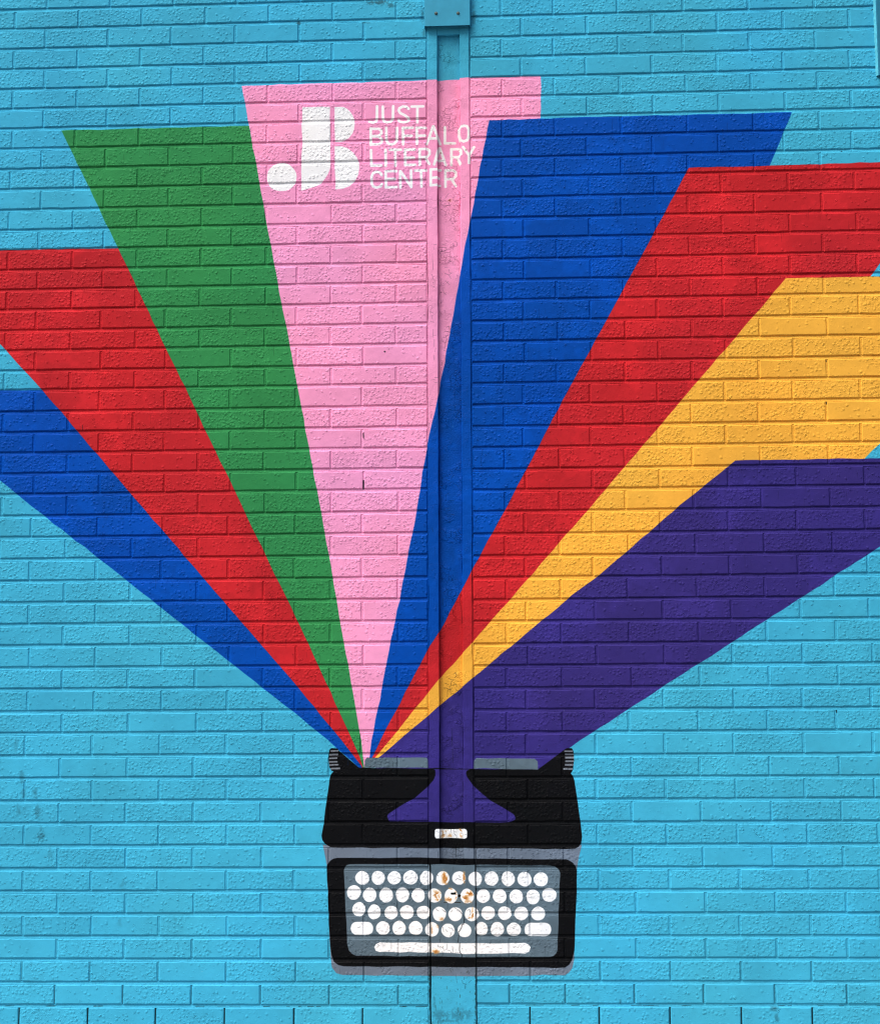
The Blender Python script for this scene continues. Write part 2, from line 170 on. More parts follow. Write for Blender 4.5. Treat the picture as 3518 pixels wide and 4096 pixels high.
CRACKS = [
    (0.00149, [(0.303, 1.061), (0.306, 1.043), (0.305, 1.028), (0.296, 1.021), (0.294, 1.009), (0.285, 0.993), (0.280, 0.989), (0.282, 0.976), (0.277, 0.943)]),
    (0.00149, [(0.285, 0.941), (0.284, 0.908), (0.288, 0.897), (0.296, 0.887), (0.294, 0.875)]),
    (0.00080, [(0.273, 1.084), (0.287, 1.080), (0.298, 1.068), (0.305, 1.057)]),
    (0.00080, [(0.187, 0.932), (0.188, 0.923), (0.201, 0.923), (0.212, 0.915), (0.213, 0.906)]),
    (0.00080, [(0.229, 0.936), (0.229, 0.918), (0.219, 0.908)]),
    (0.00080, [(0.206, 0.904), (0.208, 0.887), (0.204, 0.877)]),
    (0.00080, [(0.252, 0.927), (0.255, 0.896)]),
    (0.00080, [(0.228, 0.910), (0.242, 0.906)]),
    (0.00080, [(0.263, 0.897), (0.286, 0.897)]),
    (0.00080, [(0.199, 0.969), (0.197, 0.943)]),
    (0.00080, [(0.235, 1.009), (0.242, 1.006), (0.249, 1.007), (0.258, 0.993)]),
    (0.00080, [(0.244, 0.988), (0.247, 0.979), (0.242, 0.970)]),
    (0.00080, [(0.216, 1.084), (0.221, 1.077)]),
    (0.00080, [(0.296, 1.021), (0.306, 1.021)]),
    (0.00080, [(0.306, 1.043), (0.319, 1.047), (0.328, 1.049)]),
    (0.00080, [(0.295, 0.776), (0.298, 0.764), (0.314, 0.757)]),
    (0.00080, [(0.337, 0.776), (0.326, 0.766)]),
    (0.00080, [(0.305, 0.790), (0.304, 0.778)]),
    (0.00080, [(0.321, 0.819), (0.328, 0.802)]),
    (0.00080, [(0.309, 0.868), (0.313, 0.830)]),
    (0.00080, [(0.317, 0.856), (0.321, 0.830)]),
    (0.00080, [(0.265, 0.998), (0.276, 0.998)]),
    (0.00080, [(0.332, 1.084), (0.335, 1.071), (0.331, 1.063)]),
    (0.00080, [(0.205, 1.035), (0.204, 1.026)]),
    (0.00080, [(0.210, 1.010), (0.212, 0.990)]),
    (0.00080, [(0.221, 1.000), (0.231, 0.990)]),
    (0.00086, [(0.184, 1.248), (0.186, 1.241), (0.190, 1.238)]),
    (0.00086, [(0.268, 1.220), (0.277, 1.227), (0.286, 1.222), (0.295, 1.220)]),
    (0.00086, [(0.284, 1.241), (0.288, 1.231)]),
    (0.00086, [(0.156, 1.256), (0.154, 1.231), (0.151, 1.203)]),
    (0.00086, [(0.355, 1.262), (0.360, 1.250), (0.358, 1.206)]),
    (0.00086, [(0.262, 1.164), (0.268, 1.164)]),
    (0.00086, [(0.178, 1.092), (0.185, 1.085), (0.191, 1.082)]),
    (0.00086, [(0.207, 1.089), (0.212, 1.084), (0.221, 1.077)]),
    (0.00086, [(0.260, 1.099), (0.271, 1.091), (0.285, 1.084), (0.296, 1.068)]),
    (0.00086, [(0.246, 1.078), (0.253, 1.084)]),
    (0.00086, [(0.321, 1.085), (0.332, 1.089), (0.335, 1.077)]),
    (0.00086, [(0.232, 1.115), (0.231, 1.091)]),
    (0.00086, [(0.269, 1.359), (0.269, 1.322)]),
    (0.00086, [(0.251, 1.363), (0.247, 1.354)]),
    (0.00086, [(0.189, 1.347), (0.190, 1.322)]),
    (0.00080, [(0.220, 2.115), (0.239, 2.107)]),
    (0.00080, [(0.240, 2.135), (0.253, 2.128), (0.248, 2.102), (0.246, 2.086)]),
    (0.00080, [(0.253, 2.128), (0.262, 2.130)]),
    (0.00080, [(0.217, 2.091), (0.230, 2.091), (0.246, 2.083), (0.235, 2.083), (0.233, 2.067)]),
    (0.00080, [(0.246, 2.083), (0.247, 2.073)]),
    (0.00080, [(0.259, 2.105), (0.272, 2.110), (0.277, 2.100)]),
    (0.00080, [(0.256, 2.093), (0.249, 2.083)]),
    (0.00080, [(0.262, 2.154), (0.272, 2.163), (0.275, 2.147), (0.267, 2.138)]),
    (0.00080, [(0.252, 2.067), (0.264, 2.067)]),
    (0.00080, [(0.255, 1.906), (0.253, 1.845), (0.257, 1.775), (0.257, 1.749)]),
    (0.00080, [(0.234, 2.064), (0.233, 2.051)]),
    (0.00080, [(0.269, 2.160), (0.277, 2.151)]),
    (0.00069, [(0.267, 1.361), (0.268, 1.323)]),
    (0.00069, [(0.263, 1.478), (0.261, 1.443)]),
    (0.00069, [(0.246, 1.449), (0.249, 1.430)]),
    (0.00069, [(0.259, 1.440), (0.265, 1.421), (0.278, 1.421)]),
    (0.00069, [(0.302, 1.665), (0.307, 1.620)]),
    (0.00069, [(0.196, 1.665), (0.202, 1.617)]),
    (0.00069, [(0.266, 1.605), (0.269, 1.585)]),
    (0.00069, [(0.182, 1.437), (0.192, 1.434)]),
    (0.00069, [(0.310, 1.421), (0.317, 1.424)]),
    (0.00063, [(0.228, 4.096), (0.243, 4.096)]),
    (0.00063, [(0.228, 4.067), (0.248, 4.058), (0.258, 4.041)]),
    (0.00063, [(0.248, 4.086), (0.251, 4.068), (0.268, 4.068)]),
    (0.00063, [(0.248, 4.058), (0.261, 4.065)]),
    (0.00063, [(0.231, 4.031), (0.244, 4.017), (0.252, 4.010)]),
    (0.00063, [(0.247, 4.027), (0.234, 4.017)]),
    (0.00063, [(0.219, 3.986), (0.224, 3.973), (0.234, 3.962)]),
    (0.00063, [(0.224, 3.969), (0.236, 3.971)]),
    (0.00063, [(0.172, 4.132), (0.174, 4.080)]),
    (0.00063, [(0.169, 4.056), (0.172, 4.039), (0.182, 4.025), (0.180, 4.008)]),
    (0.00063, [(0.164, 4.001), (0.179, 3.996)]),
    (0.00063, [(0.173, 3.788), (0.175, 3.747)]),
    (0.00063, [(0.174, 3.759), (0.188, 3.759)]),
    (0.00063, [(0.179, 3.740), (0.179, 3.703)]),
    (0.00063, [(0.185, 3.696), (0.183, 3.679)]),
    (0.00063, [(0.178, 3.662), (0.179, 3.638)]),
    (0.00063, [(0.225, 3.781), (0.253, 3.780), (0.247, 3.808), (0.235, 3.801)]),
    (0.00063, [(0.225, 3.791), (0.233, 3.787)]),
    (0.00063, [(0.220, 3.752), (0.233, 3.755), (0.243, 3.765)]),
    (0.00063, [(0.223, 3.690), (0.236, 3.685)]),
    (0.00063, [(0.216, 3.634), (0.211, 3.617)]),
    (0.00063, [(0.181, 3.553), (0.196, 3.553)]),
    (0.00063, [(0.162, 3.542), (0.181, 3.545)]),
    (0.00063, [(0.174, 3.533), (0.192, 3.529)]),
    (0.00063, [(0.163, 3.826), (0.178, 3.822)]),
    (0.00063, [(0.167, 3.857), (0.170, 3.840)]),
    (0.00063, [(0.160, 3.876), (0.173, 3.867)]),
    (0.00057, [(0.201, 4.195), (0.238, 4.193)]),
    (0.00057, [(0.215, 4.174), (0.241, 4.184)]),
    (0.00057, [(0.218, 4.209), (0.235, 4.212)]),
    (0.00057, [(0.268, 4.215), (0.273, 4.197), (0.288, 4.200), (0.287, 4.218), (0.275, 4.225)]),
    (0.00057, [(0.179, 4.204), (0.191, 4.204)]),
    (0.00057, [(0.171, 4.158), (0.171, 4.134)]),
    (0.00057, [(0.179, 4.189), (0.181, 4.178)]),
    (0.00057, [(0.318, 4.434), (0.329, 4.434)]),
    (0.00057, [(0.225, 4.396), (0.252, 4.406)]),
    (0.00057, [(0.232, 4.438), (0.249, 4.462)]),
    (0.00052, [(0.229, 3.067), (0.247, 3.063)]),
    (0.00052, [(0.253, 3.073), (0.267, 3.090)]),
    (0.00052, [(0.268, 3.050), (0.289, 3.034)]),
    (0.00052, [(0.233, 2.904), (0.269, 2.900)]),
    (0.00052, [(0.226, 2.927), (0.249, 2.933)]),
    (0.00052, [(0.230, 2.917), (0.249, 2.924)]),
    (0.00052, [(0.227, 2.994), (0.243, 3.003)]),
    (0.00052, [(0.250, 2.970), (0.269, 2.966)]),
    (0.00052, [(0.165, 3.393), (0.162, 3.360)]),
    (0.00052, [(0.154, 3.417), (0.172, 3.422)]),
    (0.00052, [(0.149, 3.461), (0.150, 3.366), (0.152, 3.266)]),
    (0.00075, [(0.164, 2.837), (0.172, 2.817)]),
    (0.00075, [(0.215, 2.422), (0.213, 2.396)]),
    (0.00075, [(0.196, 2.807), (0.200, 2.797)]),
    (0.00075, [(0.351, 2.630), (0.349, 2.519), (0.353, 2.453), (0.351, 2.336)]),
    (0.00075, [(0.298, 2.532), (0.292, 2.493), (0.300, 2.454), (0.302, 2.389)]),
    (0.00075, [(0.215, 2.507), (0.212, 2.474)]),
    (0.00092, [(0.148, 5.256), (0.148, 4.300), (0.149, 3.326), (0.151, 2.266)]),
    (0.00080, [(0.354, 5.237), (0.354, 4.544), (0.354, 4.296), (0.353, 3.563)]),
    (0.00149, [(0.155, 1.282), (0.154, 1.176), (0.154, 1.021), (0.155, 0.800), (0.154, 0.585)]),
    (0.00184, [(0.360, 1.355), (0.360, 1.176), (0.361, 0.910), (0.360, 0.734), (0.361, 0.585)]),
    (0.00287, [(-0.157, 3.291), (-0.156, 3.268)]),
    (0.00345, [(-0.156, 3.065), (-0.156, 3.026)]),
    (0.00345, [(-0.057, 3.684), (-0.055, 3.683)]),
    (0.00115, [(-1.497, 3.351), (-1.495, 3.327)]),
    (0.00230, [(2.011, 3.607), (2.012, 3.600)]),
    (0.00230, [(2.006, 3.407), (2.006, 3.398)]),
    (0.00230, [(2.004, 1.975), (2.005, 1.966)]),
    (0.00172, [(2.116, 4.623), (2.120, 4.621)]),
    (0.00172, [(2.284, 5.323), (2.291, 5.328)]),
]
RUST = [
    (0.216, 1.234, 0.0092, 0.0253, 0.95),
    (0.224, 1.221, 0.0103, 0.0184, 0.80),
    (0.306, 1.232, 0.0057, 0.0230, 0.80),
    (0.181, 1.154, 0.0161, 0.0184, 0.80),
    (0.192, 1.134, 0.0103, 0.0103, 0.60),
    (0.246, 1.182, 0.0149, 0.0057, 0.50),
    (0.241, 1.134, 0.0253, 0.0092, 0.70),
    (0.269, 1.154, 0.0057, 0.0184, 0.60),
    (0.332, 1.160, 0.0184, 0.0103, 0.95),
    (0.311, 1.140, 0.0126, 0.0115, 0.95),
    (0.323, 1.123, 0.0161, 0.0092, 0.40),
    (0.344, 1.070, 0.0046, 0.0230, 0.90),
    (0.326, 1.052, 0.0115, 0.0034, 0.50),
    (0.203, 1.047, 0.0115, 0.0069, 0.50),
    (0.176, 0.903, 0.0149, 0.0092, 0.80),
    (0.209, 1.425, 0.0092, 0.0184, 0.55),
    (0.227, 1.439, 0.0057, 0.0057, 0.50),
    (0.290, 1.442, 0.0080, 0.0092, 0.80),
    (0.293, 1.422, 0.0115, 0.0138, 0.45),
    (0.244, 1.417, 0.0115, 0.0092, 0.50),
    (0.160, 0.998, 0.0029, 0.0287, 0.50),
    (0.184, 1.012, 0.0069, 0.0092, 0.35),
    (0.254, 4.427, 0.0161, 0.0103, 0.75),
    (0.268, 4.434, 0.0057, 0.0057, 0.80),
    (0.206, 4.492, 0.0080, 0.0046, 0.60),
    (0.297, 4.675, 0.0115, 0.0080, 0.45),
    (0.213, 4.665, 0.0069, 0.0103, 0.45),
    (0.333, 4.670, 0.0046, 0.0069, 0.60),
    (0.264, 4.640, 0.0207, 0.0069, 0.25),
    (0.259, 4.709, 0.0138, 0.0034, 0.40),
    (0.289, 4.621, 0.0069, 0.0230, 0.30),
]
GRIME = [
    (-1.740, 1.691, 0.0207, 0.0517, 0.45),
    (-1.729, 1.622, 0.0161, 0.0402, 0.50),
    (-1.677, 1.622, 0.0161, 0.0460, 0.50),
    (-1.750, 1.542, 0.0161, 0.0402, 0.40),
    (-1.662, 1.531, 0.0207, 0.0437, 0.55),
    (-1.721, 1.542, 0.0460, 0.0345, 0.15),
    (-1.642, 1.428, 0.0253, 0.0437, 0.60),
    (-1.599, 1.337, 0.0172, 0.0460, 0.30),
    (-1.771, 1.841, 0.0161, 0.0460, 0.30),
    (-1.258, 1.201, 0.0207, 0.0345, 0.30),
    (-1.266, 1.032, 0.0184, 0.0287, 0.25),
    (-1.013, 1.044, 0.0115, 0.0138, 0.30),
    (-0.086, 5.431, 0.0862, 0.0161, 0.70),
    (-0.031, 5.412, 0.0287, 0.0138, 0.50),
    (-0.483, 5.337, 0.0161, 0.0115, 0.80),
    (0.127, 5.358, 0.0161, 0.0690, 0.35),
    (0.374, 5.351, 0.0184, 0.0690, 0.35),
    (0.133, 5.269, 0.0138, 0.0230, 0.40),
    (-0.141, 5.328, 0.0460, 0.0057, 0.30),
    (0.286, 0.625, 0.0690, 0.0345, 0.35),
    (0.196, 0.624, 0.0460, 0.0287, 0.35),
    (0.170, 0.679, 0.0092, 0.0345, 0.30),
    (0.230, 0.597, 0.0805, 0.0161, 0.30),
    (1.685, 0.655, 0.0230, 0.0161, 0.50),
    (1.694, 0.611, 0.0161, 0.0287, 0.40),
    (1.003, 0.680, 0.0069, 0.0161, 0.40),
    (-1.296, 0.715, 0.0057, 0.0046, 0.95),
    (-1.805, 1.207, 0.0046, 0.0034, 0.90),
    (1.140, 1.158, 0.0069, 0.0057, 0.50),
]

JOINT = 0.0150            # bed joint height
WALL_L = (-3.30, 0.1445)  # left wall, up to the column
WALL_R = (0.3570, 4.30)   # right wall, from the column
COL_L, COL_R, WEB_L, WEB_R = 0.150, 0.351, 0.197, 0.306
COL_TOP, PLATE_TOP, BASE = 5.289, 1.293, 0.0
IMG_X, IMG_Z = (-2.70, 3.30), (0.0, 5.80)   # the painted area kept in the paint texture
TEXEL = 1 / 440.0
rng = np.random.default_rng(7)
rnd = random.Random(11)


def lerp(a, b, t):
    return a + (b - a) * t


# ------------------------------------------------------------------ courses and joints
def extend(rows, n_up, n_down):
    up = [rows[0] + 0.1016 * k for k in range(n_up, 0, -1)]
    down = []
    z = rows[-1]
    while z - 0.1016 > -0.03 and len(down) < n_down:
        z -= 0.1016
        down.append(z)
    return up + list(rows) + down


N_UP = 9
ZL = extend(ROW_LEFT, N_UP, 12)
ZR = extend(ROW_RIGHT, N_UP, 12)


def layout(side):
    """list of (course, x0, x1, z0, z1): the bricks of one wall panel"""
    zs = ZL if side == 'L' else ZR
    out = []
    for k in range(1, len(zs)):
        r = k - N_UP
        z0 = zs[k]
        z1 = zs[k - 1] - JOINT + rnd.uniform(-.0004, .0004)
        if side == 'L':
            off = SHIFT_LEFT[max(0, min(r, 48))] if 0 <= r <= 48 else SHIFT_LEFT[r % 2]
            base = off if r % 2 else off - .5 * PITCH
            js = [base - PITCH * i for i in range(12)]
            js = [j for j in js if WALL_L[0] + .06 < j < WALL_L[1] - .05]
            lo, hi = WALL_L
        else:
            off = SHIFT_RIGHT[max(0, min(r, 48))] if 0 <= r <= 48 else SHIFT_RIGHT[2 + r % 2]
            if r % 2:
                js = [SHIFT_RIGHT[1] - .406, SHIFT_RIGHT[1] - .155] + [off + PITCH * (i + .5) for i in range(13)]
            else:
                js = [off + PITCH * (i - 1) for i in range(14)]
            js = [j for j in js if WALL_R[0] + .05 < j < WALL_R[1] - .06]
            lo, hi = WALL_R
        js = sorted(j + rnd.gauss(0, .0016) for j in js)
        edges = [lo]
        for j in js:
            w = rnd.choice([.005, .006, .007, .008, .009]) / 2
            edges += [j - w, j + w]
        edges.append(hi)
        for a, b in zip(edges[0::2], edges[1::2]):
            out.append((r, a, b, z0 + rnd.uniform(-.0004, .0004), z1))
    return out


BRICKS_L = layout('L')
BRICKS_R = layout('R')

# ------------------------------------------------------------------ the paint: drawn as a texture in wall metres
IW = int(round((IMG_X[1] - IMG_X[0]) / TEXEL))
IH = int(round((IMG_Z[1] - IMG_Z[0]) / TEXEL))
PAINT = {
    'cyan': (64, 172, 207), 'green': (50, 136, 78), 'pink': (242, 156, 199), 'blue': (0, 72, 168),
    'red': (187, 37, 44), 'yellow': (240, 175, 66), 'purple': (53, 44, 118), 'gray': (88, 106, 118),
    'ash': (104, 116, 132), 'stripe': (118, 126, 137), 'black': (11, 12, 15), 'white': (246, 247, 249),
}
for _k, _v in PAINT.items():
    PAINT[_k] = np.array(_v, np.float32) / 255.0
img = np.empty((IH, IW, 3), np.float32)
img[:] = PAINT['cyan']


def soft_noise(h, w, cell, seed):
    g = np.random.default_rng(seed).random((int(h / cell) + 3, int(w / cell) + 3)).astype(np.float32)
    y = np.arange(h, dtype=np.float32) / cell
    x = np.arange(w, dtype=np.float32) / cell
    yi, xi = y.astype(int), x.astype(int)
    fy, fx = y - yi, x - xi
    fy, fx = (fy * fy * (3 - 2 * fy))[:, None], (fx * fx * (3 - 2 * fx))[None]
    a = g[yi][:, xi] * (1 - fx) + g[yi][:, xi + 1] * fx
    b = g[yi + 1][:, xi] * (1 - fx) + g[yi + 1][:, xi + 1] * fx
    return a * (1 - fy) + b * fy - .5


def to_px(p):
    p = np.asarray(p, float)
    return np.stack([(p[:, 0] - IMG_X[0]) / TEXEL, (p[:, 1] - IMG_Z[0]) / TEXEL], 1)


def hand_edge(pts, step=.045, jit=.0007, closed=True):
    """resample an outline with the small wavers of a brush"""
    out = []
    n = len(pts)
    for i in range(n if closed else n - 1):
        a, b = np.array(pts[i]), np.array(pts[(i + 1) % n])
        d = np.hypot(*(b - a))
        k = max(1, int(d / step))
        for j in range(k):
            q = a + (b - a) * j / k
            out.append(q + rng.normal(0, jit, 2) * (1 if j else .3))
    return out


def blend(y0, y1, x0, x1, alpha, color):
    s = img[y0:y1, x0:x1]
    s += (np.asarray(color, np.float32) - s) * alpha[..., None]


def fill(pts, color, jit=.0007):
    p = to_px(hand_edge(pts, jit=jit))
    x0, y0 = np.floor(p.min(0)).astype(int) - 1
    x1, y1 = np.ceil(p.max(0)).astype(int) + 2
    x0, y0, x1, y1 = max(x0, 0), max(y0, 0), min(x1, IW), min(y1, IH)
    if x1 <= x0 or y1 <= y0:
        return
    cov = np.zeros((y1 - y0, x1 - x0 + 1), np.float32)
    xa, ya = p[:, 0], p[:, 1]
    xb, yb = np.roll(xa, -1), np.roll(ya, -1)
    SUB = 4
    n = x1 - x0
    ar = np.arange(n, dtype=np.float32)
    for iy in range(y1 - y0):
        for s in range(SUB):
            y = y0 + iy + (s + .5) / SUB
            m = (ya <= y) != (yb <= y)
            if not m.any():
                continue
            xs = np.sort(xa[m] + (y - ya[m]) / (yb[m] - ya[m]) * (xb[m] - xa[m])) - x0
            for u, v in zip(xs[0::2], xs[1::2]):
                u, v = max(u, 0), min(v, n)
                if v <= u:
                    continue
                iu, iv = int(u), int(min(v, n - 1e-4))
                if iu == iv:
                    cov[iy, iu] += (v - u) / SUB
                else:
                    cov[iy, iu] += (iu + 1 - u) / SUB
                    cov[iy, iu + 1:iv] += 1 / SUB
                    cov[iy, iv] += (v - iv) / SUB
    blend(y0, y1, x0, x1, np.clip(cov[:, :n], 0, 1), color)


def window(xa, xb, za, zb):
    x0, x1 = int((xa - IMG_X[0]) / TEXEL) - 2, int((xb - IMG_X[0]) / TEXEL) + 3
    y0, y1 = int((za - IMG_Z[0]) / TEXEL) - 2, int((zb - IMG_Z[0]) / TEXEL) + 3
    x0, y0, x1, y1 = max(x0, 0), max(y0, 0), min(x1, IW), min(y1, IH)
    if x1 <= x0 or y1 <= y0:
        return None
    X = (np.arange(x0, x1) + .5) * TEXEL + IMG_X[0]
    Z = (np.arange(y0, y1) + .5) * TEXEL + IMG_Z[0]
    return x0, x1, y0, y1, X[None], Z[:, None]


def stroke(pts, hw, color, strength=1.0):
    p = np.array(pts)
    w = window(p[:, 0].min() - hw, p[:, 0].max() + hw, p[:, 1].min() - hw, p[:, 1].max() + hw)
    if w is None:
        return
    x0, x1, y0, y1, X, Z = w
    d = np.full((y1 - y0, x1 - x0), 9.0)
    for (ax, az), (bx, bz) in zip(p[:-1], p[1:]):
        ux, uz = bx - ax, bz - az
        t = np.clip(((X - ax) * ux + (Z - az) * uz) / max(ux * ux + uz * uz, 1e-9), 0, 1)
        d = np.minimum(d, np.hypot(X - ax - t * ux, Z - az - t * uz))
    a = np.clip((hw - d) / TEXEL + .5, 0, 1) * min(1, .35 + hw / TEXEL) if hw < TEXEL else np.clip((hw - d) / TEXEL + .5, 0, 1)
    blend(y0, y1, x0, x1, (a * strength).astype(np.float32), color)


def blot(x, z, rx, rz, strength, color, grain=None, seed=0):
    w = window(x - rx * 1.3, x + rx * 1.3, z - rz * 1.3, z + rz * 1.3)
    if w is None:
        return
    x0, x1, y0, y1, X, Z = w
    d = np.hypot((X - x) / rx, (Z - z) / rz)
    n = soft_noise(IH, IW, 3, 5)[y0:y1, x0:x1] if grain is None else grain[y0:y1, x0:x1]
    a = np.clip((1.15 - d) * 1.6 + n * 2.2 - .25, 0, 1) * np.clip(1.3 - d, 0, 1) * strength
    blend(y0, y1, x0, x1, np.clip(a, 0, 1).astype(np.float32), color)


for i, (name, pts) in enumerate(SHAPES):
    if name == 'bell':
        name = 'purple'
    for k, under, line in EDGES:
        if k == i:
            stroke(line, .0045, PAINT[under])
    fill(pts, PAINT[name], jit=.0013 if name != 'stripe' else .0006)
for x, z, rx, rz in DISCS:
    ph = rng.uniform(0, 6.28, 3)
    pts = []
    for k in range(30):
        t = 2 * math.pi * k / 30
        r = 1 + .018 * math.sin(2 * t + ph[0]) + .015 * math.sin(3 * t + ph[1]) + .012 * math.sin(5 * t + ph[2]) + rng.normal(0, .006)
        pts.append((x + rx * r * math.cos(t), z + rz * r * math.sin(t)))
    fill(pts, PAINT['white'], jit=.0003)
for s in STROKES:
    stroke(s, .0066, PAINT['white'])

# roller patches and thin spots of the paint
lum_of = lambda a: a.mean(2)
m = 1 + .06 * soft_noise(IH, IW, 90, 1) + .045 * soft_noise(IH, IW, 34, 2) + .025 * soft_noise(IH, IW, 9, 3)
m += np.where((lum_of(img) < .5) & (img[..., 1] < .5), .07, .0) * np.clip((soft_noise(IH, IW, 60, 6) + .35 * soft_noise(IH, IW, 11, 7) - .10) * 6, 0, 1)   # second coats
tint = soft_noise(IH, IW, 150, 4)
lum = img.mean(2)
m = np.where(lum > .85, 1 + (m - 1) * .35, m)
img *= m[..., None].astype(np.float32)
img[..., 0] *= 1 + .05 * tint
img[..., 2] *= 1 - .04 * tint
del m, tint

# dark runs and brush marks in the stronger colours
dark = lum < .56
for k in range(2600):
    x = rng.uniform(IMG_X[0], IMG_X[1])
    z = rng.uniform(.8, 5.3)
    ix, iz = int((x - IMG_X[0]) / TEXEL), int((z - IMG_Z[0]) / TEXEL)
    if not (0 <= ix < IW and 0 <= iz < IH) or not dark[iz, ix]:
        continue
    c = img[iz, ix].copy()
    if abs(c[1] - PAINT['cyan'][1]) < .08 and abs(c[2] - PAINT['cyan'][2]) < .12 and rng.random() < .9:
        continue
    ln = rng.uniform(.012, .055)
    s = rng.normal(0, .06) * ln
    stroke([(x, z), (x + s, z - ln)], rng.uniform(.0004, .0011), c * .45, rng.uniform(.2, .65))
# little scratches and chips showing pale filler
for k in range(160):
    x, z = rng.uniform(-2, 2.3), rng.uniform(.6, 5.4)
    a = rng.uniform(0, 3.1)
    ln = rng.uniform(.002, .010)
    stroke([(x, z), (x + ln * math.cos(a), z + ln * math.sin(a))], .0007, (.75, .78, .8) if rng.random() < .5 else (.10, .14, .16), .55)

grain = soft_noise(IH, IW, 2.5, 21) + .8 * soft_noise(IH, IW, 7, 22)
for i, (x, z, rx, rz, s) in enumerate(RUST):
    if z > 3.5:                      # flecks where the paint has lifted off the web
        blot(x, z, rx, rz, s * .5, (.74, .52, .40), grain * 1.3)
        blot(x, z, rx * .5, rz * .6, s, (.40, .13, .09), grain * 1.3)
        continue
    blot(x, z, rx * 1.5, rz * 1.4, min(1, s * .8), (.88, .68, .42), grain * 1.5)
    blot(x + rx * .1, z - rz * .1, rx, rz, min(1, s * .95), (.66, .38, .12), grain * 1.6)
for x, z, rx, rz, s in GRIME:
    blot(x, z, rx, rz, s * (.55 if x < -1 else .9), (.12, .22, .25), grain * .7)
# rust holes in the plate
stroke([(.2500, 1.1595), (.2590, 1.1590), (.2655, 1.1600)], .0042, (.03, .03, .03))
stroke([(.2835, 1.1490), (.2860, 1.1500)], .0055, (.05, .03, .02))
stroke([(.2640, 1.1205), (.2900, 1.1195)], .0018, (.10, .06, .02), .8)
stroke([(.2150, 1.1190), (.2290, 1.1200)], .0014, (.10, .06, .02), .8)
for hw, pts in CRACKS:
    stroke(hand_edge(pts, step=.02, jit=.0004, closed=False) + [np.array(pts[-1])], max(hw, .0006), (.07, .09, .11), .32 if pts[0][1] - pts[-1][1] > 1.2 else .85)
# open, dirty joints low on the wall, and dirt along the column
for bl in (BRICKS_L, BRICKS_R):
    for (r, a, b, z0, z1) in bl:
        if r >= 45 and b < WALL_R[1] - .02 and abs(b - WALL_L[1]) > .02:
            s = {45: .15, 46: .35, 47: .6}.get(r, .92)
            stroke([(b + .0022, z0 + .004), (b + .003, z1 - .003)], .0026 if r > 47 else .0016, (.04, .09, .10), s)
        if r == 48:
            for k in range(3):
                x = rng.uniform(a, b)
                stroke([(x, z1 + .006), (x + rng.uniform(.01, .05), z1 + .007)], .0013, (.05, .10, .11), rng.uniform(.3, .85))
for k in range(420):
    x = rng.choice([WALL_L[1] + .003, WALL_R[0] - .002, rng.uniform(COL_L, COL_R)], p=[.3, .3, .4])
    z = .45 + .5 * rng.random() ** 1.6
    stroke([(x, z), (x + rng.normal(0, .002), z + rng.uniform(.002, .012))], rng.uniform(.0006, .0016), rng.choice([(.10, .16, .12), (.16, .17, .08), (.05, .10, .11)]), rng.uniform(.2, .6))
for k in range(500):
    x, z = rng.uniform(-2.1, 2.4), .45 + .9 * rng.random() ** 2
    stroke([(x, z), (x + .001, z)], rng.uniform(.0005, .0012), (.06, .13, .15), rng.uniform(.2, .7))

np.clip(img, 0, 1, out=img)
buf = np.ones((IH, IW, 4), np.float32)
buf[..., :3] = img
paint_img = bpy.data.images.new('mural_paint', IW, IH, alpha=False)
paint_img.pixels.foreach_set(buf.ravel())
paint_img.update()
paint_img.pack()
del buf, img, grain, lum, dark


# ------------------------------------------------------------------ materials
def new_mat(name):
    m = bpy.data.materials.new(name)
    m.use_nodes = True
    return m, m.node_tree.nodes, m.node_tree.links, m.node_tree.nodes['Principled BSDF']


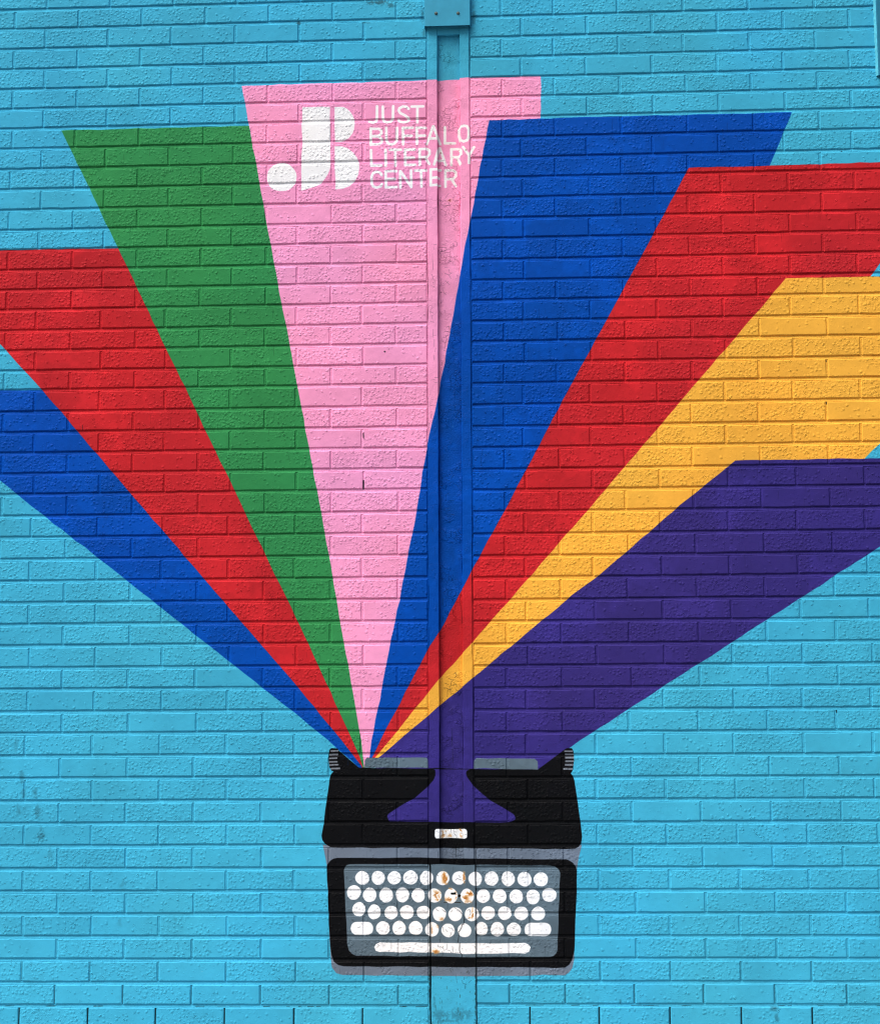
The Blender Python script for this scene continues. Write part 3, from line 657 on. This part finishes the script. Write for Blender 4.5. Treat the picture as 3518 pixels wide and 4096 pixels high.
class Graph:
    def __init__(s, nodes, links):
        s.n, s.l = nodes, links

    def put(s, sock, v):
        if hasattr(v, 'links'):
            s.l.new(v, sock)
        else:
            sock.default_value = v

    def math(s, op, a, b=0.0, c=None, clamp=False):
        n = s.n.new('ShaderNodeMath')
        n.operation = op
        n.use_clamp = clamp
        s.put(n.inputs[0], a)
        s.put(n.inputs[1], b)
        if c is not None:
            s.put(n.inputs[2], c)
        return n.outputs[0]

    def ramp(s, v, a, b, lo=0.0, hi=1.0, mode='SMOOTHSTEP'):
        n = s.n.new('ShaderNodeMapRange')
        n.interpolation_type = mode
        s.put(n.inputs[0], v)
        for i, q in enumerate((a, b, lo, hi)):
            s.put(n.inputs[1 + i], q)
        return n.outputs[0]

    def noise(s, vec, scale, detail=2.0, rough=.5):
        n = s.n.new('ShaderNodeTexNoise')
        n.noise_dimensions = '2D'
        s.put(n.inputs['Vector'], vec)
        n.inputs['Scale'].default_value = scale
        n.inputs['Detail'].default_value = detail
        n.inputs['Roughness'].default_value = rough
        return n.outputs

    def voro(s, vec, scale, feature='F1'):
        n = s.n.new('ShaderNodeTexVoronoi')
        n.voronoi_dimensions = '2D'
        n.feature = feature
        s.put(n.inputs['Vector'], vec)
        n.inputs['Scale'].default_value = scale
        return n.outputs

    def uv(s):
        n = s.n.new('ShaderNodeUVMap')
        n.uv_map = 'mural'
        return n.outputs[0]

    def vec(s, op, a, b):
        n = s.n.new('ShaderNodeVectorMath')
        n.operation = op
        s.put(n.inputs[0], a)
        s.put(n.inputs[1], b)
        return n.outputs[0]

    def split(s, c):
        n = s.n.new('ShaderNodeSeparateColor')
        s.put(n.inputs[0], c)
        return n.outputs

    def bump(s, h, strength=1.0):
        n = s.n.new('ShaderNodeBump')
        n.inputs['Strength'].default_value = strength
        n.inputs['Distance'].default_value = 1.0
        s.put(n.inputs['Height'], h)
        return n.outputs[0]

    def paint(s, uv):
        mp = s.n.new('ShaderNodeMapping')
        mp.inputs['Location'].default_value = (-IMG_X[0] / (IMG_X[1] - IMG_X[0]), -IMG_Z[0] / (IMG_Z[1] - IMG_Z[0]), 0)
        mp.inputs['Scale'].default_value = (1 / (IMG_X[1] - IMG_X[0]), 1 / (IMG_Z[1] - IMG_Z[0]), 1)
        s.put(mp.inputs[0], uv)
        t = s.n.new('ShaderNodeTexImage')
        t.image = paint_img
        t.extension = 'EXTEND'
        s.l.new(mp.outputs[0], t.inputs[0])
        return t.outputs[0]


def brick_material():
    m, n, l, p = new_mat('painted_rough_brick')
    g = Graph(n, l)
    uv = g.uv()
    at = n.new('ShaderNodeAttribute')
    at.attribute_name = 'grain'
    dens, tone, _b = g.split(at.outputs['Color'])[:3]
    wob = g.noise(uv, 45, 1)[1]
    warped = g.vec('MULTIPLY_ADD', wob, (.011, .006, 0))
    warped.node.inputs[2].default_value = (0, 0, 0)
    l.new(uv, warped.node.inputs[2])
    patch = g.ramp(g.noise(uv, 13, 2)[0], .35, .62, .35, 1.25)
    dd = g.math('MULTIPLY', dens, patch)
    # drips and pimples of the textured face
    v = g.voro(warped, 58)
    c = g.split(v[1])
    dome = g.ramp(v[0], .56, .0)
    keep = g.math('GREATER_THAN', dd, c[0])
    h1 = g.math('MULTIPLY', g.math('MULTIPLY', dome, keep), g.ramp(c[1], 0, 1, .0008, .0023, 'LINEAR'))
    v2 = g.voro(g.vec('ADD', warped, (3.7, 1.9, 0)), 118)
    c2 = g.split(v2[1])
    h2 = g.math('MULTIPLY', g.math('MULTIPLY', g.ramp(v2[0], .5, .05), g.math('GREATER_THAN', g.math('MULTIPLY', dd, .7), c2[0])), .0005)
    # little craters with a raised rim
    v3 = g.voro(g.vec('ADD', uv, (1.3, 7.1, 0)), 21)
    c3 = g.split(v3[1])
    r = v3[0]
    ring = g.math('SUBTRACT', g.ramp(r, .13, .075), g.math('MULTIPLY', g.ramp(r, .07, .02), 1.9))
    h3 = g.math('MULTIPLY', g.math('MULTIPLY', ring, g.math('GREATER_THAN', g.math('MULTIPLY', dd, .75), c3[0])), .0015)
    h4 = g.math('MULTIPLY', g.noise(uv, 30, 2)[0], .0010)
    h5 = g.math('MULTIPLY', g.noise(uv, 330, 2)[0], .00022)
    h = g.math('ADD', g.math('ADD', g.math('ADD', h1, h2), g.math('ADD', h3, h4)), h5)
    l.new(g.bump(h, 1.0), p.inputs['Normal'])
    col = g.paint(uv)
    hsv = n.new('ShaderNodeHueSaturation')
    l.new(col, hsv.inputs['Color'])
    l.new(g.ramp(tone, 0, 1, .97, 1.03, 'LINEAR'), hsv.inputs['Value'])
    l.new(hsv.outputs[0], p.inputs['Base Color'])
    l.new(g.ramp(g.noise(uv, 24, 2)[0], .3, .7, .5, .66), p.inputs['Roughness'])
    p.inputs['Specular IOR Level'].default_value = .06
    return m


def mortar_material():
    m, n, l, p = new_mat('painted_mortar')
    g = Graph(n, l)
    uv = g.uv()
    h = g.math('ADD', g.math('MULTIPLY', g.noise(uv, 130, 3)[0], .0022), g.math('MULTIPLY', g.noise(uv, 30, 2)[0], .003))
    l.new(g.bump(h, 1.0), p.inputs['Normal'])
    l.new(g.paint(uv), p.inputs['Base Color'])
    p.inputs['Roughness'].default_value = .6
    p.inputs['Specular IOR Level'].default_value = .05
    return m


def steel_material(flaky):
    m, n, l, p = new_mat('painted_steel_flaking' if flaky else 'painted_steel')
    g = Graph(n, l)
    uv = g.uv()
    mask = g.ramp(g.noise(uv, 9, 2)[0], .45, .6)
    wob = g.noise(uv, 70, 2)[1]
    warped = g.vec('MULTIPLY_ADD', wob, (.02, .02, 0))
    l.new(uv, warped.node.inputs[2])
    e = g.voro(warped, 46, 'DISTANCE_TO_EDGE')[0]
    c = g.split(g.voro(warped, 46)[1])
    flake = g.math('MULTIPLY', g.math('MULTIPLY', g.ramp(e, 0, .10), c[0]), g.math('MULTIPLY', mask, .0045 if flaky else .0012))
    h = g.math('ADD', flake, g.math('MULTIPLY', g.noise(uv, 150, 3)[0], .0016 if flaky else .0010))
    h = g.math('ADD', h, g.math('MULTIPLY', g.noise(uv, 22, 2)[0], .002))
    l.new(g.bump(h, 1.0), p.inputs['Normal'])
    col = g.paint(uv)
    if flaky:                        # recess shade put into the web's colour, mixed with patchy dirt
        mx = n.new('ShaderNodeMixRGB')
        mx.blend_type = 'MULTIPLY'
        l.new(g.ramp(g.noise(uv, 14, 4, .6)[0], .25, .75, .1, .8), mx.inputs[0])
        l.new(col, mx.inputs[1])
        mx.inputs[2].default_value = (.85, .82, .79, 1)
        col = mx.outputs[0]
    l.new(col, p.inputs['Base Color'])
    p.inputs['Roughness'].default_value = .5
    p.inputs['Specular IOR Level'].default_value = .06
    return m


def plain_material(name, rgb, rough=.5, metal=0.0, var=.06, bump=.0004, scale=60):
    m, n, l, p = new_mat(name)
    g = Graph(n, l)
    tc = n.new('ShaderNodeTexCoord').outputs['Object']
    nz = n.new('ShaderNodeTexNoise')
    nz.inputs['Scale'].default_value = scale
    nz.inputs['Detail'].default_value = 4
    l.new(tc, nz.inputs['Vector'])
    hsv = n.new('ShaderNodeHueSaturation')
    hsv.inputs['Color'].default_value = (*rgb, 1)
    l.new(g.ramp(nz.outputs[0], .3, .7, 1 - var, 1 + var), hsv.inputs['Value'])
    l.new(hsv.outputs[0], p.inputs['Base Color'])
    l.new(g.bump(g.math('MULTIPLY', nz.outputs[0], bump)), p.inputs['Normal'])
    p.inputs['Roughness'].default_value = rough
    p.inputs['Metallic'].default_value = metal
    p.inputs['Specular IOR Level'].default_value = .15
    return m


M_BRICK = brick_material()
M_MORTAR = mortar_material()
M_STEEL = steel_material(False)
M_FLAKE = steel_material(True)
M_COVER = plain_material('cyan_painted_sheet_metal', (.045, .33, .50), .42, var=.05, bump=.0006, scale=18)
M_TEAL = plain_material('teal_painted_sheet_metal', (.018, .17, .28), .45, var=.06, bump=.0006, scale=18)
M_SCREW = plain_material('weathered_screw_steel', (.10, .15, .15), .5, .2, var=.3, bump=.0004, scale=200)
M_SEAL = plain_material('painted_sealant', (.10, .50, .64), .5, var=.08, bump=.002, scale=70)
M_CONCRETE = plain_material('sidewalk_concrete', (.36, .35, .33), .85, var=.12, bump=.002, scale=9)
M_ASPHALT = plain_material('asphalt', (.06, .06, .062), .9, var=.2, bump=.004, scale=14)


# ------------------------------------------------------------------ object helpers
COLL = SC.collection


def obj(name, me, mat=None, parent=None, loc=(0, 0, 0), **props):
    if mat:
        me.materials.append(mat)
    o = bpy.data.objects.new(name, me)
    COLL.objects.link(o)
    if parent:
        o.parent = parent
        o.location = Vector(loc) - parent.location
    else:
        o.location = loc
    for k, v in props.items():
        o[k] = v
    return o


def root(name, loc, label, category, group=None):
    o = bpy.data.objects.new(name, None)
    COLL.objects.link(o)
    o.location = loc
    o['label'] = label
    o['category'] = category
    o['kind'] = 'thing'
    if group:
        o['group'] = group
    return o


def mesh_from(name, verts, faces, origin=(0, 0, 0), grain=None):
    """mesh with verts in world metres, stored round origin; uv = wall x, z"""
    me = bpy.data.meshes.new(name)
    v = np.asarray(verts, float)
    me.from_pydata((v - np.asarray(origin)).tolist(), [], faces)
    uvl = me.uv_layers.new(name='mural')
    idx = np.empty(len(me.loops), np.int32)
    me.loops.foreach_get('vertex_index', idx)
    uvl.data.foreach_set('uv', v[idx][:, [0, 2]].astype(np.float32).ravel())
    if grain is not None:
        at = me.attributes.new('grain', 'FLOAT_COLOR', 'FACE')
        g = np.asarray(grain, np.float32)
        if g.ndim == 1:
            g = np.tile(g, (len(me.polygons), 1))
        at.data.foreach_set('color', np.concatenate([g, np.ones((len(g), 1), np.float32)], 1).ravel())
    return me


def box_mesh(name, x0, x1, y0, y1, z0, z1, origin, bevel=.0015, cuts=0):
    bm = bmesh.new()
    bmesh.ops.create_cube(bm, size=1)
    bmesh.ops.scale(bm, vec=(x1 - x0, y1 - y0, z1 - z0), verts=bm.verts)
    bmesh.ops.translate(bm, vec=((x0 + x1) / 2, (y0 + y1) / 2, (z0 + z1) / 2), verts=bm.verts)
    if bevel:
        bmesh.ops.bevel(bm, geom=bm.edges[:], offset=bevel, segments=2, affect='EDGES', profile=.5)
    bm.verts.index_update()
    vs = [tuple(v.co) for v in bm.verts]
    fs = [[v.index for v in f.verts] for f in bm.faces]
    bm.free()
    return mesh_from(name, vs, fs, origin)


# ------------------------------------------------------------------ ground
def sheet(name, x0, x1, y0, y1, z, mat):
    me = bpy.data.meshes.new(name)
    me.from_pydata([(x0, y0, z), (x1, y0, z), (x1, y1, z), (x0, y1, z)], [], [(0, 1, 2, 3)])
    return obj(name, me, mat, kind='structure')


sheet('ground', -120, 120, -120, 120, -.13, M_ASPHALT)
sw = box_mesh('pavement', -14, 14, -3.2, -.001, -.30, 0.0, (0, 0, 0), .012)
obj('pavement', sw, M_CONCRETE, kind='structure')


# ------------------------------------------------------------------ brick walls
def brick_geometry(x0, x1, z0, z1, rn):
    """a rough faced brick: wavering outline, two step rounded arris, body running back behind the mortar"""
    nl = max(2, int(round((x1 - x0) / .034)))
    per = []
    drip = rn.random() < .35
    for i in range(nl):
        per.append([lerp(x0, x1, i / nl), z0, 0, -1])
    for i in range(2):
        per.append([x1, lerp(z0, z1, i / 2), 1, 0])
    for i in range(nl):
        per.append([lerp(x1, x0, i / nl), z1, 0, 1])
    for i in range(2):
        per.append([x0, lerp(z1, z0, i / 2), -1, 0])
    out = []
    for x, z, nx, nz in per:
        j = rn.gauss(0, .0005)
        if nz == -1 and drip:
            j += abs(rn.gauss(0, .0010))
        if nz == 1:
            j += rn.gauss(0, .0005)
        out.append((x + nx * j * .6, z + nz * j))
    depth = rn.gauss(0, .0003)
    tx, tz = rn.gauss(0, .0004), rn.gauss(0, .0004)
    cx, cz, hw, hh = (x0 + x1) / 2, (z0 + z1) / 2, (x1 - x0) / 2, (z1 - z0) / 2
    n = len(out)

    def ring(inset, y):
        r = []
        for (x, z) in out:
            sx = cx + (x - cx) * (1 - inset / hw)
            sz = cz + (z - cz) * (1 - inset / hh)
            r.append((sx, y + depth + tx * (x - cx) / hw + tz * (z - cz) / hh, sz))
        return r
    v = ring(.0046, -.0014) + ring(.0021, .0005) + ring(0, .0026) + [(x, .030, z) for x, z in out]
    f = [list(range(n))]
    for k in range(3):
        for i in range(n):
            j = (i + 1) % n
            f.append([k * n + j, k * n + i, (k + 1) * n + i, (k + 1) * n + j])
    return v, f


def visible_area(b):
    r, x0, x1, z0, z1 = b
    t = ((z0 + z1) / 2 - .585) / (5.43 - .585)
    l, rr = lerp(-1.808, -1.962, t), lerp(2.148, 2.320, t)
    top = lerp(5.495, 5.372, ((x0 + x1) / 2 + 1.96) / 4.28)
    w = max(0, min(x1, rr) - max(x0, l))
    h = max(0, min(z1, top) - max(z0, .585))
    s = 1 + .04 * (1 - t) + .01 * (x0 + x1)
    return w * h * s


def build_wall(bricks, wall_root, zs, span, seed):
    rn = random.Random(seed)
    order = sorted(range(len(bricks)), key=lambda i: -visible_area(bricks[i]))
    single = set(order[:300])
    rest_v, rest_f, rest_g = [], [], []
    for i, (r, x0, x1, z0, z1) in enumerate(bricks):
        v, f = brick_geometry(x0, x1, z0, z1, rn)
        dens = rn.choice([.12, .35, .6, .8, .95, 1.1, 1.25]) * rn.uniform(.85, 1.1)
        gr = (min(dens, 1.4) / 1.0, rn.random(), 0)
        if i in single:
            o = ((x0 + x1) / 2, 0, (z0 + z1) / 2)
            obj('brick', mesh_from('brick', v, f, o, gr), M_BRICK, wall_root, o)
        else:
            b = len(rest_v)
            rest_v += v
            rest_f += [[q + b for q in p] for p in f]
            rest_g += [gr] * len(f)
    o = tuple(wall_root.location)
    obj('outer_bricks', mesh_from('outer_bricks', rest_v, rest_f, o, rest_g), M_BRICK, wall_root, o, kind='stuff')
    # mortar: weathered joints, deep under the upper brick and flush on the lower one
    lo, hi = span
    nx = int((hi - lo) / .05)
    xs = [lerp(lo, hi, i / nx) for i in range(nx + 1)]
    v, f = [], []
    prof = []
    for k in range(len(zs) - 1):
        zb = zs[k]
        zt = zb - JOINT
        prof += [(zb + .004, .0026, .15), (zb + .0005, .0052, .2), (zb - .0020, .0046, .35), (zt + .0064, .0040, .5), (zt + .0006, .0010, .3), (zt - .003, .0026, .15)]
    for (z, y, j) in prof:
        for x in xs:
            v.append((x, max(-.0002, y + rn.gauss(0, .0008) * j), z + rn.gauss(0, .0003) * j))
    w = nx + 1
    for a in range(len(prof) - 1):
        for b in range(nx):
            f.append([a * w + b + 1, a * w + b, (a + 1) * w + b, (a + 1) * w + b + 1])
    obj('mortar', mesh_from('mortar', v, f, o), M_MORTAR, wall_root, o)
    # the masonry behind, closing the wall
    obj('backing', box_mesh('backing', lo, hi, .031, .24, 0.0, zs[0] + .0, o, 0), M_MORTAR, wall_root, o)


wl = root('brick_wall', (-1.5, 0, 0), 'painted brick wall left of the steel column with green ray and white emblem', 'brick wall')
build_wall(BRICKS_L, wl, ZL, (WALL_L[0], WALL_L[1] - .001), 3)
wr = root('brick_wall', (2.3, 0, 0), 'painted brick wall right of the steel column with broad yellow ray', 'brick wall')
build_wall(BRICKS_R, wr, ZR, (WALL_R[0] + .001, WALL_R[1]), 4)

# ------------------------------------------------------------------ steel column between the walls
sc = root('steel_column', (.25, 0, 0), 'painted steel column with recessed web and rust stained plate between the two brick walls', 'column')
O = (.25, 0, 0)


def wavy_strip(name, x0, x1, y, z0, z1, back, edge_l, edge_r, mat, jit=.0006, seed=1):
    """a long plate with a softly uneven, rounded long edge on either side"""
    rn = random.Random(seed)
    n = int((z1 - z0) / .05)
    v, f = [], []
    for i in range(n + 1):
        z = lerp(z0, z1, i / n)
        a, b = x0 + rn.gauss(0, jit), x1 + rn.gauss(0, jit)
        d = rn.gauss(0, jit * .6)
        v += [(a, back, z), (a, y + edge_l + d, z), (a + edge_l, y + d, z), (b - edge_r, y + d, z), (b, y + edge_r + d, z), (b, back, z)]
    for i in range(n):
        for k in range(5):
            f.append([i * 6 + k, i * 6 + k + 1, (i + 1) * 6 + k + 1, (i + 1) * 6 + k])
    f.append([0, 5, 4, 3, 2, 1])
    f.append([n * 6 + k for k in range(6)])
    return obj(name, mesh_from(name, v, f, O), mat, sc, O)


wavy_strip('flange', COL_L, WEB_L, -.0030, PLATE_TOP, COL_TOP + .9, .06, .002, .003, M_STEEL, seed=1)
wavy_strip('flange', WEB_R, COL_R, -.0030, PLATE_TOP, COL_TOP + .9, .06, .003, .002, M_STEEL, seed=2)
wavy_strip('sealant', .1450, COL_L - .0003, .0012, 0, ZL[0] - .3, .05, .0008, .0008, M_STEEL, seed=6)
wavy_strip('sealant', COL_R + .0003, .3566, .0016, PLATE_TOP, ZL[0] - .3, .05, .0008, .0008, M_STEEL, seed=7)
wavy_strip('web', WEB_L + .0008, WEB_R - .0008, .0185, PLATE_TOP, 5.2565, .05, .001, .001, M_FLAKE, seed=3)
wavy_strip('header', WEB_L + .0008, WEB_R - .0008, -.0012, 5.257, COL_TOP + .9, .05, .001, .001, M_STEEL, seed=4)
wavy_strip('cover_plate', .1555, .3570, -.0045, BASE, PLATE_TOP - .0005, .05, .002, .002, M_STEEL, seed=5)
obj('column_core', box_mesh('column_core', .1455, .3560, .061, .20, 0, ZL[0], O, 0), M_STEEL, sc, O)


# ------------------------------------------------------------------ sheet metal covers
def screw(x, y, z, parent, r=.0062):
    bm = bmesh.new()
    prof = [(r * 1.35, 0), (r * 1.35, -.0012), (r * .95, -.0014), (r * .95, -.0040), (r * .6, -.0056), (0.0, -.0060)]
    n = 12
    rings = []
    for pr, py in prof[:-1]:
        rings.append([bm.verts.new((pr * math.cos(2 * math.pi * k / n), py, pr * math.sin(2 * math.pi * k / n))) for k in range(n)])
    tip = bm.verts.new((0, prof[-1][1], 0))
    for a, b in zip(rings[:-1], rings[1:]):
        for k in range(n):
            bm.faces.new([a[k], a[(k + 1) % n], b[(k + 1) % n], b[k]])
    for k in range(n):
        bm.faces.new([rings[-1][k], rings[-1][(k + 1) % n], tip])
    bmesh.ops.recalc_face_normals(bm, faces=bm.faces)
    me = bpy.data.meshes.new('screw')
    bm.to_mesh(me)
    bm.free()
    return obj('screw', me, M_SCREW, parent, (x, y, z))


def channel(name, x0, x1, y0, z0, z1, t, parent, mat, lip):
    """folded sheet: front and two returns, hemmed along the bottom"""
    pts = [(x0, -.001), (x0, y0 + .003), (x0 + .003, y0), (x1 - .003, y0), (x1, y0 + .003), (x1, -.001)]
    inn = [(x0 + t, -.001), (x0 + t, y0 + .003), (x0 + .003, y0 + t), (x1 - .003, y0 + t), (x1 - t, y0 + .003), (x1 - t, -.001)]
    o = tuple(parent.location)
    v, f = [], []
    for z in (z0, z1):
        v += [(x, y, z) for x, y in pts] + [(x, y, z) for x, y in inn]
    n = 6
    for k in range(5):
        f.append([k, k + 1, 12 + k + 1, 12 + k])
        f.append([6 + k + 1, 6 + k, 18 + k, 18 + k + 1])
        f.append([k + 1, k, 6 + k, 6 + k + 1])
        f.append([12 + k, 12 + k + 1, 18 + k + 1, 18 + k])
    return obj(name, mesh_from(name, v, f, o), mat, parent, o)


mc = root('metal_cover', (.248, 0, 5.289), 'cyan sheet metal cover with two screws capping the steel column', 'metal cover', 'sheet metal covers on the wall')
channel('cover_sheet', .1365, .3595, -.032, 5.289, 6.15, .0022, mc, M_COVER, .01)
screw(.194, -.032, 5.353, mc)
screw(.301, -.032, 5.351, mc)

mb = root('metal_cover', (2.42, 0, 4.985), 'dark teal metal cover with pale sealant edge on the far right of the wall', 'metal cover', 'sheet metal covers on the wall')
channel('cover_sheet', 2.3020, 2.52, -.030, 4.985, 6.15, .0022, mb, M_TEAL, .01)
screw(2.3135, -.030, 5.000, mb, .005)


def bead(name, x, z0, z1, parent, mat):
    rn = random.Random(9)
    n = 60
    v, f = [], []
    for i in range(n + 1):
        z = lerp(z0, z1, i / n)
        w = .0105 + rn.gauss(0, .0008)
        v += [(x - w, -.0005, z), (x - w * .6, -.008 + rn.gauss(0, .0008), z), (x - .0004, -.018 + rn.gauss(0, .001), z)]
    for i in range(n):
        for k in range(2):
            f.append([i * 3 + k, i * 3 + k + 1, (i + 1) * 3 + k + 1, (i + 1) * 3 + k])
    o = tuple(parent.location)
    return obj(name, mesh_from(name, v, f, o), mat, parent, o)


bead('sealant_bead', 2.3022, 4.990, 6.0, mb, M_SEAL)
